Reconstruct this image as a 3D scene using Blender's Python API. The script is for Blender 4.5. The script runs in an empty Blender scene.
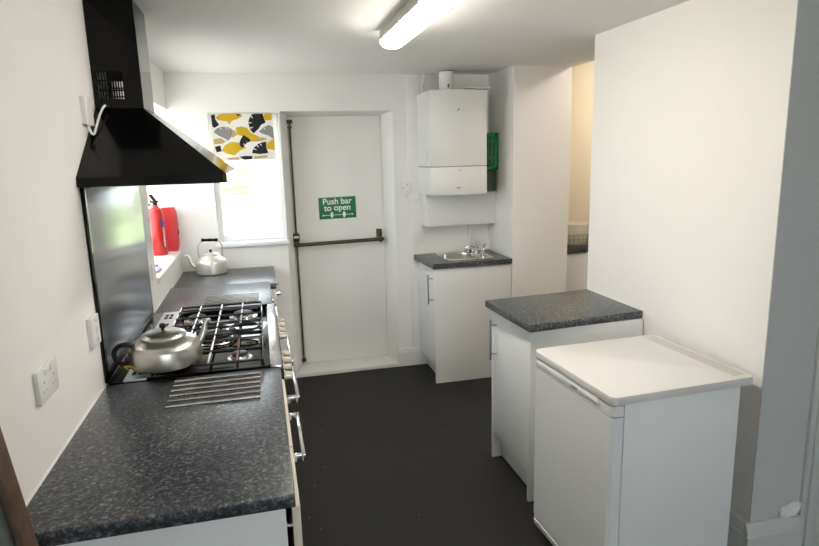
import bpy, bmesh, math, random
from math import sin, cos, pi, radians
from mathutils import Vector, Matrix
random.seed(7)
S = bpy.context.scene
COL = S.collection

# ------------------------------------------------------------------ camera
cd = bpy.data.cameras.new('camera'); cam = bpy.data.objects.new('camera', cd); COL.objects.link(cam)
yaw, pitch, roll, F = 0.2412, -0.1943, -0.0259, 598.0
fw = Vector((sin(yaw)*cos(pitch), cos(yaw)*cos(pitch), sin(pitch)))
r0 = Vector((cos(yaw), -sin(yaw), 0)); u0 = r0.cross(fw)
rr = r0*cos(roll) + u0*sin(roll); uu = -r0*sin(roll) + u0*cos(roll)
m = Matrix((rr, uu, -fw)).transposed().to_4x4(); m.translation = Vector((0.5747, 0, 1.6785))
cam.matrix_world = m
cd.sensor_width = 36; cd.lens = F/819*36; cd.clip_start = .05
S.camera = cam

# ------------------------------------------------------------------ world, sun, exposure
W = bpy.data.worlds.new('sky'); S.world = W; W.use_nodes = True
bg = W.node_tree.nodes['Background']; bg.inputs[0].default_value = (.86, .93, 1, 1); bg.inputs[1].default_value = 7.0
sd = bpy.data.lights.new('sun', 'SUN'); sd.energy = 16; sd.angle = .02; sd.color = (1, .95, .86)
sun = bpy.data.objects.new('sun', sd); COL.objects.link(sun); sun.rotation_euler = (radians(38), 0, radians(-12)); sun.location = (0, -3, 8)
BATTEN = 39.0
S.view_settings.view_transform = 'Standard'; S.view_settings.look = 'None'
S.view_settings.exposure = 0.0; S.view_settings.gamma = 1; S.view_settings.use_curve_mapping = False

# ------------------------------------------------------------------ materials
def srgb(r, g, b):
    f = lambda c: (c/255/12.92) if c/255 <= .04045 else ((c/255+.055)/1.055)**2.4
    return (f(r), f(g), f(b), 1)
def mat(name, col, rough=.5, metal=0, spec=.5, bump=0, bscale=200, var=0, vscale=30, coat=0, emit=None, estr=0, aniso=0):
    M = bpy.data.materials.new(name); M.use_nodes = True
    nt = M.node_tree; p = nt.nodes['Principled BSDF']
    p.inputs['Base Color'].default_value = col; p.inputs['Roughness'].default_value = rough
    p.inputs['Metallic'].default_value = metal; p.inputs['Specular IOR Level'].default_value = spec
    if coat: p.inputs['Coat Weight'].default_value = coat; p.inputs['Coat Roughness'].default_value = .05
    if emit: p.inputs['Emission Color'].default_value = emit; p.inputs['Emission Strength'].default_value = estr
    tc = nt.nodes.new('ShaderNodeTexCoord')
    if bump:
        n = nt.nodes.new('ShaderNodeTexNoise'); n.inputs['Scale'].default_value = bscale; n.inputs['Detail'].default_value = 4
        nt.links.new(tc.outputs['Object'], n.inputs['Vector'])
        b = nt.nodes.new('ShaderNodeBump'); b.inputs['Strength'].default_value = bump; b.inputs['Distance'].default_value = .002
        nt.links.new(n.outputs['Fac'], b.inputs['Height']); nt.links.new(b.outputs['Normal'], p.inputs['Normal'])
    if var:
        n = nt.nodes.new('ShaderNodeTexNoise'); n.inputs['Scale'].default_value = vscale; n.inputs['Detail'].default_value = 5
        nt.links.new(tc.outputs['Object'], n.inputs['Vector'])
        cr = nt.nodes.new('ShaderNodeValToRGB')
        cr.color_ramp.elements[0].position = .3; cr.color_ramp.elements[1].position = .7
        cr.color_ramp.elements[0].color = tuple(c*(1-var) for c in col[:3])+(1,)
        cr.color_ramp.elements[1].color = tuple(min(1, c*(1+var)) for c in col[:3])+(1,)
        nt.links.new(n.outputs['Fac'], cr.inputs['Fac']); nt.links.new(cr.outputs['Color'], p.inputs['Base Color'])
    if aniso:
        t = nt.nodes.new('ShaderNodeCombineXYZ'); t.inputs[1].default_value = 1
        p.inputs['Anisotropic'].default_value = aniso; nt.links.new(t.outputs[0], p.inputs['Tangent'])
    return M
def laminate():
    M = mat('slate_laminate', (0.05, .055, .06, 1), .31, spec=.7)
    nt = M.node_tree; p = nt.nodes['Principled BSDF']; tc = nt.nodes.new('ShaderNodeTexCoord')
    mp = nt.nodes.new('ShaderNodeMapping'); mp.inputs['Scale'].default_value = (1, 1, 1)
    nt.links.new(tc.outputs['Object'], mp.inputs['Vector'])
    n1 = nt.nodes.new('ShaderNodeTexNoise'); n1.inputs['Scale'].default_value = 95; n1.inputs['Detail'].default_value = 3; n1.inputs['Roughness'].default_value = .65; n1.inputs['Distortion'].default_value = .6
    nt.links.new(mp.outputs[0], n1.inputs['Vector'])
    cr = nt.nodes.new('ShaderNodeValToRGB'); e = cr.color_ramp.elements
    e[0].position = .38; e[0].color = (.012, .013, .016, 1); e[1].position = .72; e[1].color = (.27, .29, .315, 1)
    a = e.new(.5); a.color = (.038, .042, .049, 1); a = e.new(.58); a.color = (.095, .104, .115, 1)
    nt.links.new(n1.outputs['Fac'], cr.inputs['Fac']); nt.links.new(cr.outputs['Color'], p.inputs['Base Color'])
    return M
def glass():
    M = bpy.data.materials.new('window_glass'); M.use_nodes = True; nt = M.node_tree; nt.nodes.clear()
    o = nt.nodes.new('ShaderNodeOutputMaterial'); t = nt.nodes.new('ShaderNodeBsdfTransparent'); g = nt.nodes.new('ShaderNodeBsdfGlossy')
    g.inputs['Roughness'].default_value = .01; mx = nt.nodes.new('ShaderNodeMixShader'); mx.inputs[0].default_value = .06
    t.inputs[0].default_value = (.97, .98, .97, 1)
    nt.links.new(t.outputs[0], mx.inputs[1]); nt.links.new(g.outputs[0], mx.inputs[2]); nt.links.new(mx.outputs[0], o.inputs[0])
    return M
def floormat():
    M = mat('charcoal_vinyl', (.011, .0105, .0095, 1), .6, bump=.25, bscale=350, spec=.35)
    nt = M.node_tree; p = nt.nodes['Principled BSDF']; tc = nt.nodes.new('ShaderNodeTexCoord')
    v = nt.nodes.new('ShaderNodeTexVoronoi'); v.inputs['Scale'].default_value = 9
    nt.links.new(tc.outputs['Object'], v.inputs['Vector'])
    cr = nt.nodes.new('ShaderNodeValToRGB'); cr.color_ramp.interpolation = 'CONSTANT'; e = cr.color_ramp.elements
    e[0].position = 0; e[0].color = (.25, .24, .22, 1); e[1].position = .035; e[1].color = (.011, .0105, .0095, 1)
    nt.links.new(v.outputs['Distance'], cr.inputs['Fac']); nt.links.new(cr.outputs['Color'], p.inputs['Base Color'])
    return M
X = dict(
 wall=mat('white_wall_paint', (.87, .85, .825, 1), .75, bump=.08, bscale=60, spec=.2),
 ceil=mat('white_ceiling_paint', (.87, .86, .84, 1), .85, bump=.05, bscale=60, spec=.1),
 wallshade=mat('shade_toned_wall_paint', (.50, .51, .505, 1), .75, bump=.08, bscale=60, spec=.2),  # grey tone puts the shade of the viewer-facing wall into its colour
 cream=mat('cream_wall_paint', (.87, .82, .72, 1), .8, spec=.2),
 gloss=mat('white_gloss_paint', (.80, .785, .755, 1), .35),
 grey=mat('shade_toned_gloss_paint', (.55, .57, .56, 1), .4),  # gloss darkened in colour to carry the shade on the entry wall's woodwork
 door=mat('white_door_paint', (.84, .82, .785, 1), .5, bump=.04, bscale=40),
 floor=floormat(), top=laminate(), glass=glass(),
 cab=mat('white_melamine', (.78, .79, .785, 1), .35),
 edge=mat('cream_drawer_edge', (.70, .64, .52, 1), .45),
 fridge=mat('white_enamel', (.80, .81, .81, 1), .3),
 fridgetop=mat('white_enamel_top', (.74, .72, .70, 1), .35),
 plastic=mat('white_plastic', (.82, .81, .79, 1), .35),
 upvc=mat('white_upvc', (.9, .9, .91, 1), .3),
 greyplastic=mat('grey_plastic', (.30, .30, .29, 1), .5),
 black=mat('black_gloss_metal', (.002, .002, .0022, 1), .09, spec=.2),
 blackmatt=mat('black_cast_iron', (.012, .012, .012, 1), .4),
 blackplastic=mat('black_plastic', (.008, .0075, .007, 1), .38, spec=.22),
 hob=mat('black_hob_enamel', (.008, .008, .009, 1), .07, spec=.6),
 steel=mat('steel', (.62, .62, .62, 1), .22, 1),
 ventsteel=mat('satin_vent_steel', (.80, .82, .85, 1), .42, .85),
 brushed=mat('brushed_steel', (.44, .45, .46, 1), .235, 1, aniso=.94),
 sink=mat('satin_sink_steel', (.70, .68, .63, 1), .15, 1),
 chrome=mat('chrome', (.8, .8, .8, 1), .08, 1),
 satin=mat('satin_nickel', (.42, .41, .39, 1), .32, 1),
 rod=mat('grey_trivet_steel', (.72, .70, .67, 1), .26, 1),
 alu=mat('worn_aluminium', (.56, .55, .52, 1), .31, 1, var=.08, vscale=25),
 alu2=mat('satin_aluminium', (.76, .74, .70, 1), .42, 1),
 bronze=mat('brown_bronze', (.062, .046, .026, 1), .38, .6),
 green=mat('sign_green', srgb(18, 118, 72), .45), white=mat('white_print', (.85, .85, .82, 1), .5),
 caseg=mat('bright_green_plastic', srgb(12, 118, 62), .4), cased=mat('dark_green_plastic', srgb(38, 62, 42), .5),
 red=mat('red_enamel', (.52, .014, .010, 1), .25, coat=.3), redbag=mat('red_vinyl', (.58, .03, .035, 1), .35, bump=.5, bscale=40),
 blue=mat('blue_print', (.03, .05, .35, 1), .5), lilac=mat('lilac_cloth', (.55, .45, .68, 1), .8),
 purple=mat('purple_cloth', (.12, .06, .28, 1), .7), tie=mat('yellow_cord', (.6, .35, .02, 1), .6),
 wood=mat('worn_brown_wood', (.085, .042, .022, 1), .5, var=.45, vscale=22), pane=mat('dark_green_board', (.06, .075, .07, 1), .25),
 blind=mat('white_blind_cotton', (.82, .80, .74, 1), .9), by=mat('mustard_print', srgb(206, 168, 30), .9), bk=mat('black_print', (.012, .013, .014, 1), .9),
 bgr=mat('grey_print', srgb(140, 138, 138), .9), bt=mat('tan_print', srgb(190, 165, 110), .9),
 cable=mat('white_cable', (.78, .77, .74, 1), .5), dark=mat('dark_gap', (.02, .02, .02, 1), .8),
 sticker=mat('tape_residue', (.60, .585, .53, 1), .7), cream2=mat('cream_knob_metal', (.72, .66, .56, 1), .25, .7),
 grass=mat('lawn_grass', (.38, .47, .20, 1), .9, var=.15, vscale=3), paving=mat('pale_paving', (.62, .60, .57, 1), .9, var=.06, vscale=2),
 hedge=mat('hedge_leaves', (.40, .47, .25, 1), .8, var=.2, vscale=6),
 lamp=mat('lit_diffuser', (.9, .9, .9, 1), .4, emit=(1, .94, .85, 1), estr=BATTEN),
 bulb=mat('lit_globe', (.9, .9, .9, 1), .4, emit=(1, .88, .72, 1), estr=74),
 basin=mat('ivory_plastic', (.80, .76, .66, 1), .4), foam=mat('white_foam_filler', (.78, .78, .76, 1), .9, bump=1, bscale=120),
)

# ------------------------------------------------------------------ mesh helpers
class MB:
    def __init__(s): s.b = bmesh.new(); s.mi = 0
    def _m(s, before):
        for f in s.b.faces:
            if f not in before: f.material_index = s.mi
    def box(s, x0, x1, y0, y1, z0, z1, bev=0, seg=2):
        bf = set(s.b.faces)
        vs = [s.b.verts.new(c) for c in ((x0,y0,z0),(x1,y0,z0),(x1,y1,z0),(x0,y1,z0),(x0,y0,z1),(x1,y0,z1),(x1,y1,z1),(x0,y1,z1))]
        fs = [s.b.faces.new([vs[i] for i in q]) for q in ((3,2,1,0),(4,5,6,7),(0,1,5,4),(1,2,6,5),(2,3,7,6),(3,0,4,7))]
        if bev:
            es = {e for f in fs for e in f.edges}
            bmesh.ops.bevel(s.b, geom=list(es), offset=bev, segments=seg, profile=.5, affect='EDGES')
        s._m(bf); return s
    def prism(s, poly, z0, z1, axis='z', bev=0):
        """poly in 2D; axis z: (x,y); axis y: (x,z) extruded y0..y1; axis x: (y,z)"""
        bf = set(s.b.faces)
        P = {'z': lambda a, b, c: (a, b, c), 'y': lambda a, b, c: (a, c, b), 'x': lambda a, b, c: (c, a, b)}[axis]
        lo = [s.b.verts.new(P(a, b, z0)) for a, b in poly]; hi = [s.b.verts.new(P(a, b, z1)) for a, b in poly]
        n = len(poly); fs = [s.b.faces.new(lo[::-1]), s.b.faces.new(hi)]
        for i in range(n): fs.append(s.b.faces.new((lo[i], lo[(i+1) % n], hi[(i+1) % n], hi[i])))
        bmesh.ops.recalc_face_normals(s.b, faces=fs)
        if bev:
            es = {e for f in fs[:2] for e in f.edges}
            bmesh.ops.bevel(s.b, geom=list(es), offset=bev, segments=2, profile=.5, affect='EDGES')
        s._m(bf); return s
    def face(s, pts):
        bf = set(s.b.faces); s.b.faces.new([s.b.verts.new(p) for p in pts]); s._m(bf); return s
    def hull(s, a, b):
        """frustum between two quads (lists of 4 points)"""
        bf = set(s.b.faces)
        A = [s.b.verts.new(p) for p in a]; B = [s.b.verts.new(p) for p in b]
        fs = [s.b.faces.new(A[::-1]), s.b.faces.new(B)]+[s.b.faces.new((A[i], A[(i+1) % 4], B[(i+1) % 4], B[i])) for i in range(4)]
        bmesh.ops.recalc_face_normals(s.b, faces=fs); s._m(bf); return s
    def lathe(s, prof, c, n=32, axis=(0, 0, 1)):
        bf = set(s.b.faces); q = Vector((0, 0, 1)).rotation_difference(Vector(axis)); c = Vector(c); rings = []
        for r, z in prof:
            if r < 1e-6: rings.append([s.b.verts.new(c+q @ Vector((0, 0, z)))])
            else: rings.append([s.b.verts.new(c+q @ Vector((r*cos(2*pi*i/n), r*sin(2*pi*i/n), z))) for i in range(n)])
        for a, b in zip(rings, rings[1:]):
            for i in range(n):
                j = (i+1) % n
                if len(a) == 1 and len(b) == 1: continue
                if len(a) == 1: s.b.faces.new((a[0], b[j], b[i])[::-1])
                elif len(b) == 1: s.b.faces.new((a[i], a[j], b[0]))
                else: s.b.faces.new((a[i], a[j], b[j], b[i]))
        s._m(bf); return s
    def cyl(s, a, b, r, n=16, r2=None):
        a = Vector(a); b = Vector(b); d = (b-a); L = d.length
        return s.lathe([(0, 0), (r, 0), (r if r2 is None else r2, L), (0, L)], a, n, d/L)
    def tube(s, pts, r, n=10, closed=False):
        bf = set(s.b.faces); P = [Vector(p) for p in pts]; k = len(P); rs = r if isinstance(r, (list, tuple)) else [r]*k
        T = []
        for i in range(k):
            a = P[(i-1) % k] if closed or i else P[0]; b = P[(i+1) % k] if closed or i < k-1 else P[-1]
            T.append((b-a).normalized())
        nrm = T[0].orthogonal().normalized(); rings = []
        for i in range(k):
            if i: nrm = (T[i-1].rotation_difference(T[i]) @ nrm); nrm = (nrm-T[i]*nrm.dot(T[i])).normalized()
            bi = T[i].cross(nrm)
            rings.append([s.b.verts.new(P[i]+rs[i]*(nrm*cos(2*pi*j/n)+bi*sin(2*pi*j/n))) for j in range(n)])
        for i in range(k if closed else k-1):
            a, b = rings[i], rings[(i+1) % k]
            for j in range(n): s.b.faces.new((a[j], a[(j+1) % n], b[(j+1) % n], b[j]))
        if not closed: s.b.faces.new(rings[0][::-1]); s.b.faces.new(rings[-1])
        s._m(bf); return s
    def rot(s, ang, axis, about):
        bmesh.ops.rotate(s.b, verts=s.b.verts, cent=about, matrix=Matrix.Rotation(ang, 3, axis)); return s
def smooth_path(pts, n=6):
    P = [Vector(p) for p in pts]; P = [2*P[0]-P[1]]+P+[2*P[-1]-P[-2]]; out = []
    for i in range(1, len(P)-2):
        for k in range(n):
            t = k/n; a, b, c, d = P[i-1:i+3]
            out.append(.5*((2*b)+(-a+c)*t+(2*a-5*b+4*c-d)*t*t+(-a+3*b-3*c+d)*t**3))
    out.append(P[-2]); return out
INV = {}
def link(name, mb, mats, parent=None, smooth=True):
    me = bpy.data.meshes.new(name); bmesh.ops.remove_doubles(mb.b, verts=mb.b.verts, dist=1e-6) if False else None
    mb.b.to_mesh(me); mb.b.free()
    for mm in (mats if isinstance(mats, (list, tuple)) else [mats]): me.materials.append(X[mm] if isinstance(mm, str) else mm)
    o = bpy.data.objects.new(name, me); COL.objects.link(o)
    if parent is not None:
        r = parent
        while r.parent: r = r.parent
        me.transform(Matrix.Translation(-r.location)); o.parent = parent
    if smooth:
        for p in me.polygons: p.use_smooth = True
        me.set_sharp_from_angle(angle=radians(35))
    return o
def tag(o, label=None, cat=None, group=None, kind=None):
    for k, v in (('label', label), ('category', cat), ('group', group), ('kind', kind)):
        if v: o[k] = v
    return o
def thing(name, loc, label, cat, group=None):
    o = bpy.data.objects.new(name, None); o.location = loc; o.empty_display_size = .05; COL.objects.link(o); return tag(o, label, cat, group)
def solid(name, mb, mats, label, cat, group=None, origin=None):
    """thing that is one mesh"""
    o = link(name, mb, mats); tag(o, label, cat, group)
    if origin: o.data.transform(Matrix.Translation(-Vector(origin))); o.location = origin
    return o
def struct(name, mb, mats, parent=None):
    o = link(name, mb, mats, parent)
    if parent is None: o['kind'] = 'structure'
    return o
def copy_thing(root, loc, label, group=None):
    r = root.copy(); COL.objects.link(r); r.location = loc; r['label'] = label
    if group: r['group'] = group
    for ch in list(root.children):
        c = ch.copy(); COL.objects.link(c); c.parent = r
        for g in list(ch.children):
            d = g.copy(); COL.objects.link(d); d.parent = c
    return r
def text_mesh(body, size, matrix, mb, bold=0):
    cu = bpy.data.curves.new('t', 'FONT'); cu.body = body; cu.size = size; cu.align_x = 'CENTER'; cu.offset = bold; cu.extrude = .0004
    to = bpy.data.objects.new('t', cu); COL.objects.link(to); dg = bpy.context.evaluated_depsgraph_get()
    me = bpy.data.meshes.new_from_object(to.evaluated_get(dg)); me.transform(matrix)
    bf = set(mb.b.faces); mb.b.from_mesh(me); mb._m(bf)
    bpy.data.objects.remove(to); bpy.data.curves.remove(cu); bpy.data.meshes.remove(me)

# ================================================================== SETTING
D = 4.521; HC = 2.272; WX = 2.342; YN = 1.73; YE = 2.975; T = .91
struct('floor', MB().box(-.1, 4.1, -4.1, 4.9, -.12, 0).box(2.8, 4.1, 4.9, 6.4, -.12, 0), 'floor')
c = MB().box(-.45, 2.8, -4.1, 5.5, HC, 2.6); c.box(2.8, 3.8, -4.1, 1.85, HC, 2.6); c.box(2.8, 4.1, 1.85, 6.4, 2.58, 2.75)
struct('ceiling', c, 'ceil')
wl = MB()                                                  # left wall with the deep window recess
Y0, Z0, Z1 = 3.43, 1.06, 2.03
wl.box(-.35, 0, -4.1, Y0, -.1, HC); wl.box(-.35, 0, Y0, D+.3, -.1, Z0-.03); wl.box(-.35, 0, Y0, D+.3, Z1, HC); wl.box(-.35, 0, D, D+.3, Z0-.03, Z1)
struct('wall_left', wl, 'wall')
wb = MB()                                                  # back wall: window and splayed door recess
x0, x1, z0, z1 = .262, .748, 1.085, 2.005
YB = D+.3
wb.box(0, x0, D, YB, -.1, HC); wb.box(x0, x1, D, YB, -.1, z0-.012); wb.box(x0, x1, D, YB, z1, HC)
wb.prism([(x1, D), (.757, D), (.82, 4.721), (.82, YB), (x1, YB)], -.1, HC)
struct('wall_back', wb, 'wall'); wb = MB()
wb.prism([(1.585, D), (2.9, D), (2.9, YB), (1.535, YB), (1.535, 4.721)], -.1, HC)
struct('wall_back_right', wb, 'wall'); wb = MB()
wb.prism([(D, 2.012), (D, HC), (YB, HC), (YB, 1.99), (4.721, 1.99)], .757, 1.585, axis='x')
struct('wall_back_lintel', wb, 'wall')
struct('wall_column', MB().box(2.355, 2.80, 4.045, D, -.1, HC), 'wall')
struct('wall_right', MB().box(WX, 2.47, YN, YE, -.1, HC), 'wall')
we = MB().box(WX, 2.4699, YN-.004, YN, -.1, HC).box(2.47, 2.64, YN-.004, YN+.12, -.1, HC); we.box(2.64, 3.42, YN, YN+.12, 2.06, HC); we.box(3.42, 4.1, YN, YN+.12, -.1, 2.58)  # thin slab over the wall end carries the darker shade tone
struct('wall_entry', we, 'wallshade')
struct('wall_near_right', MB().box(3.7, 3.8, -4.1, YN, -.1, HC), 'wall')
YF = -4.0                                                  # glazed garden front of the room behind the viewer
struct('wall_front', MB().box(-.35, .3, YF-.1, YF, -.1, HC).box(2.85, 3.8, YF-.1, YF, -.1, HC).box(.3, 2.85, YF-.1, YF, -.1, .3).box(.3, 2.85, YF-.1, YF, 2.16, HC), 'wall')
wm = MB()
for x in (.3, 1.14, 1.97, 2.79): wm.box(x, x+.06, YF-.08, YF-.02, .3, 2.16)
for x, w in ((.36, .78), (1.20, .77), (2.03, .76)): wm.box(x, x+w, YF-.078, YF-.022, .3, .36).box(x, x+w, YF-.078, YF-.022, 2.1, 2.16)
w3 = struct('window_3', wm, 'upvc')
link('pane', MB().box(.35, 1.15, YF-.053, YF-.047, .35, 2.11).box(1.19, 1.98, YF-.053, YF-.047, .35, 2.11).box(2.02, 2.80, YF-.053, YF-.047, .35, 2.11), 'glass', w3)
struct('wall_scullery_right', MB().box(4.0, 4.1, YN+.12, 6.4, -.1, 2.58), 'cream')
sb = MB().box(2.9, 4.1, 6.2, 6.3, -.1, 2.58); sb.box(2.8, 2.9, D+.3, 6.3, -.1, 2.58); sb.box(2.8, 4.1, YN+.12, YN+.2, HC, 2.58)
struct('wall_scullery_back', sb, 'cream')
# skirting
def skirt(name, a, b, h, nrm, t=.018, m='gloss'):
    a = Vector(a); b = Vector(b); n = Vector(nrm)
    pr = [(0, 0), (t, 0), (t, h*.78), (t*.75, h*.80), (t*.8, h*.86), (t*.55, h*.93), (t*.5, h*.97), (t*.2, h), (0, h)]
    mb = MB(); d = b-a; A = [mb.b.verts.new(a+n*p+Vector((0, 0, q))) for p, q in pr]; B = [mb.b.verts.new(b+n*p+Vector((0, 0, q))) for p, q in pr]
    k = len(pr); fs = [mb.b.faces.new(A), mb.b.faces.new(B[::-1])]+[mb.b.faces.new((A[i], B[i], B[(i+1) % k], A[(i+1) % k])) for i in range(k)]
    bmesh.ops.recalc_face_normals(mb.b, faces=fs); struct(name, mb, m)
skirt('baseboard_back', (1.572, D, 0), (1.80, D, 0), .15, (0, -1, 0), .02)
skirt('baseboard_back_left', (.60, D, 0), (.762, D, 0), .15, (0, -1, 0))
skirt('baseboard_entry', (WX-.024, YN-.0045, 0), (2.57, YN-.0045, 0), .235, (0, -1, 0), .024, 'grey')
skirt('baseboard_right', (WX, YN-.004, 0), (WX, YE, 0), .235, (-1, 0, 0), .024)
# doorstep, pipe boxing
struct('trim_1', MB().prism([(.757, D-.022), (1.585, D-.022), (1.533, 4.735), (.822, 4.735)], 0, .032, bev=.004), 'gloss')
struct('trim_2', MB().box(1.695, 1.80, D-.014, D, .15, HC, .003), 'wall')
struct('trim_3', MB().tube([(2.187, D-.012, .9), (2.187, D-.012, 1.15)], .011), 'wall')
# fire-exit door leaf
dr = MB().box(.822, 1.533, 4.722, 4.766, .033, 1.988, .002)
struct('door_1', dr, 'door')
# near-right door with architrave
struct('trim_4', MB().box(2.572, 2.60, YN-.018, YN, 0, 2.12, .004).box(2.60, 2.652, YN-.026, YN, 0, 2.12, .006).box(3.41, 3.49, YN-.024, YN, 0, 2.12, .005).box(2.572, 3.49, YN-.024, YN, 2.05, 2.13, .005), 'grey')
d2 = struct('door_2', MB().box(2.655, 3.405, YN+.002, YN+.045, .006, 2.04, .003), 'grey')
h = MB().cyl((2.72, YN+.003, 1.0), (2.72, YN-.05, 1.0), .009).tube([(2.72, YN-.05, 1.0), (2.83, YN-.055, 1.0)], .009)
link('door_handle', h, 'satin', d2)
hg = MB().cyl((2.654, YN-.004, .26), (2.654, YN-.004, .34), .007); link('hinge', hg, 'satin', d2)
# back window
wf = MB(); ya, yb = D+.085, D+.14; fwid = .042
wf.box(x0, x0+fwid, ya, yb, z0, z1, .004); wf.box(x1-.052, x1, ya, yb, z0, z1, .004); wf.box(x0+fwid, x1-.052, ya+.002, yb, z0, z0+.045, .004); wf.box(x0+fwid, x1-.052, ya+.002, yb, z1-.045, z1, .004)
w1 = struct('window_1', wf, 'upvc')
link('pane', MB().box(x0+.03, x1-.04, ya+.025, ya+.031, z0+.03, z1-.03), 'glass', w1)
link('window_sill', MB().box(.245, .768, D-.03, D, z0-.03, z0, .006).box(x0, x1, D-.001, ya+.01, z0-.012, z0), 'upvc', w1)
# left window in the recess
w2m = MB(); w2m.box(-.33, -.27, Y0, Y0+.05, Z0, Z1, .004).box(-.33, -.27, D-.05, D, Z0, Z1, .004).box(-.33, -.27, Y0, D, Z0, Z0+.05, .004).box(-.33, -.27, Y0, D, Z1-.05, Z1, .004).box(-.33, -.27, 3.95, 4.0, Z0, Z1, .004)
w2 = struct('window_2', w2m, 'upvc')
link('pane', MB().box(-.303, -.297, Y0+.03, 3.96, Z0+.03, Z1-.03).box(-.303, -.297, 3.99, D-.03, Z0+.03, Z1-.03), 'glass', w2)
struct('trim_5', MB().box(-.30, .016, Y0, D, Z0-.03, Z0, .006), 'gloss')
# outdoors
struct('lawn', MB().box(-40, 40, D+5.5, 60, -.5, -.25), 'grass')
struct('patio', MB().box(-12, -.5, -16, D+5.5, -.5, -.24).box(-.5, 12, -16, -4.2, -.5, -.24).box(-.5, 12, D+.5, D+5.5, -.5, -.24), 'paving')
hm = MB(); bmesh.ops.create_grid(hm.b, x_segments=60, y_segments=10, size=1)
for v in hm.b.verts:
    X_, Y_ = v.co.x, v.co.y; v.co = Vector((X_*24, 34+.5*random.random()+.3*sin(X_*30), -.3+1.7*(Y_+1)/2+.15*random.random()))
bmesh.ops.solidify(hm.b, geom=hm.b.faces, thickness=.8)
tag(link('hedge', hm, 'hedge'), 'clipped green hedge beyond the lawn outside the window', 'hedge')

# ================================================================== RIGHT SIDE UNITS
def worktop(name, poly, z, th, label, bev=.006, mats='top', rods=None, group=None):
    cx = sum(p[0] for p in poly)/4; cy = sum(p[1] for p in poly)/4
    t = thing(name, (cx, cy, z-th), label, 'worktop')
    link('slab', MB().prism(poly, z-th, z, bev=bev), mats, t)
    return t
def bar_handle(mb, x, y, za, zb, xd):
    mb.cyl((x, y, za), (x, y, zb), .006, 12)
    for zz in (za+.03, zb-.03): mb.cyl((x, y, zz), (xd, y, zz), .0045, 10)
def base_unit(name, loc, fx, bx, y0, y1, hy, hz, kz, label):
    """cupboard whose door faces -X; side panels reach the floor"""
    t = thing(name, loc, label, 'cabinet')
    link('side_panel', MB().box(fx, bx, y0, y0+.018, 0, T-.0385, .0015), 'cab', t)
    link('side_panel', MB().box(fx, bx, y1-.018, y1, 0, T-.0385, .0015), 'cab', t)
    link('carcass', MB().box(fx+.03, bx, y0+.0185, y1-.0185, kz+.004, kz+.022).box(bx-.015, bx, y0+.0185, y1-.0185, kz+.021, T-.045), 'cab', t)
    link('top_rail', MB().box(fx+.03, fx+.07, y0+.0185, y1-.0185, T-.07, T-.045), 'cab', t)
    link('kickboard', MB().box(fx+.055, fx+.07, y0+.0185, y1-.0185, 0.002, kz+.003, .001), 'cab', t)
    d = link('door', MB().box(fx+.002, fx+.02, y0+.02, y1-.02, kz, T-.043, .002), 'cab', t)
    hmb = MB(); bar_handle(hmb, fx-.032, hy, hz[0], hz[1], fx+.002); link('handle', hmb, 'satin', d)
    return t
base_unit('cabinet', (2.04, 2.69, 0), 1.744, 2.335, 2.443, 2.925, 2.858, (.595, .815), .15, 'white base cupboard between the fridge and the wall opening, bar handle on its far side')
wt = worktop('worktop', [(1.722, 2.404), (2.341, 2.458), (2.341, 2.968), (1.704, 2.915)], T, .038, 'square dark speckled worktop on the cupboard next to the white fridge')
link('sealant_strip', MB().tube([(2.339, 2.46, T+.001), (2.339, 2.966, T+.001)], .003, 6), 'upvc', wt)
base_unit('cabinet', (2.05, 4.28, 0), 1.757, 2.352, 4.058, 4.515, 4.115, (.60, .82), .125, 'white sink base cupboard under the boiler, vertical bar handle on its door')
# sink worktop with a bowl cut-out
t = thing('worktop', (2.05, 4.28, T-.038), 'dark speckled worktop below the boiler with the steel sink set in it', 'worktop')
bcx, bcy, brx, bry = 2.035, 4.285, .155, .135
def ring(cx, cy, rx, ry, n=40, p=3.2):
    o = []
    for i in range(n):
        a = 2*pi*i/n; ca, sa = cos(a), sin(a)
        o.append((cx+rx*abs(ca)**(2/p)*(1 if ca >= 0 else -1), cy+ry*abs(sa)**(2/p)*(1 if sa >= 0 else -1)))
    return o
def slab_hole(outer, hole, z0, z1):
    mb = MB(); b = mb.b
    for z, up in ((z1, 1), (z0, 0)):
        ov = [b.verts.new((p[0], p[1], z)) for p in outer]; hv = [b.verts.new((p[0], p[1], z)) for p in hole]
        es = [b.edges.new((l[i], l[(i+1) % len(l)])) for l in (ov, hv) for i in range(len(l))]
        bmesh.ops.triangle_fill(b, use_beauty=True, use_dissolve=False, edges=es)
        if up: top = (ov, hv)
        else: bot = (ov, hv)
    for k in (0, 1):
        a, c = top[k], bot[k]
        for i in range(len(a)): b.faces.new((a[i], a[(i+1) % len(a)], c[(i+1) % len(a)], c[i]))
    bmesh.ops.recalc_face_normals(b, faces=b.faces); return mb
link('slab', slab_hole([(1.745, 4.045), (2.354, 4.044), (2.354, D-.001), (1.722, D-.001)], ring(bcx, bcy, brx+.004, bry+.004), T-.038, T), 'top', t)
t = thing('sink', (2.05, 4.28, .745), 'small stainless steel inset sink in the worktop below the boiler', 'sink')
link('rim', slab_hole(ring(2.065, 4.30, .185, .20, 48, 7), ring(bcx, bcy, brx-.002, bry-.002), T+.0005, T+.005), 'sink', t)
bm_ = MB(); R0 = [(1, .0), (.985, -.02), (.95, -.12), (.80, -.15), (.2, -.158), (.12, -.160)]; prev = None; n = 40
for k, (sc, dz) in enumerate(R0):
    cur = [bm_.b.verts.new((p[0], p[1], T+.003+dz)) for p in ring(bcx, bcy, (brx-.003)*sc, (bry-.003)*sc, n)]
    if prev: [bm_.b.faces.new((prev[i], cur[i], cur[(i+1) % n], prev[(i+1) % n])) for i in range(n)]
    prev = cur
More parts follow.
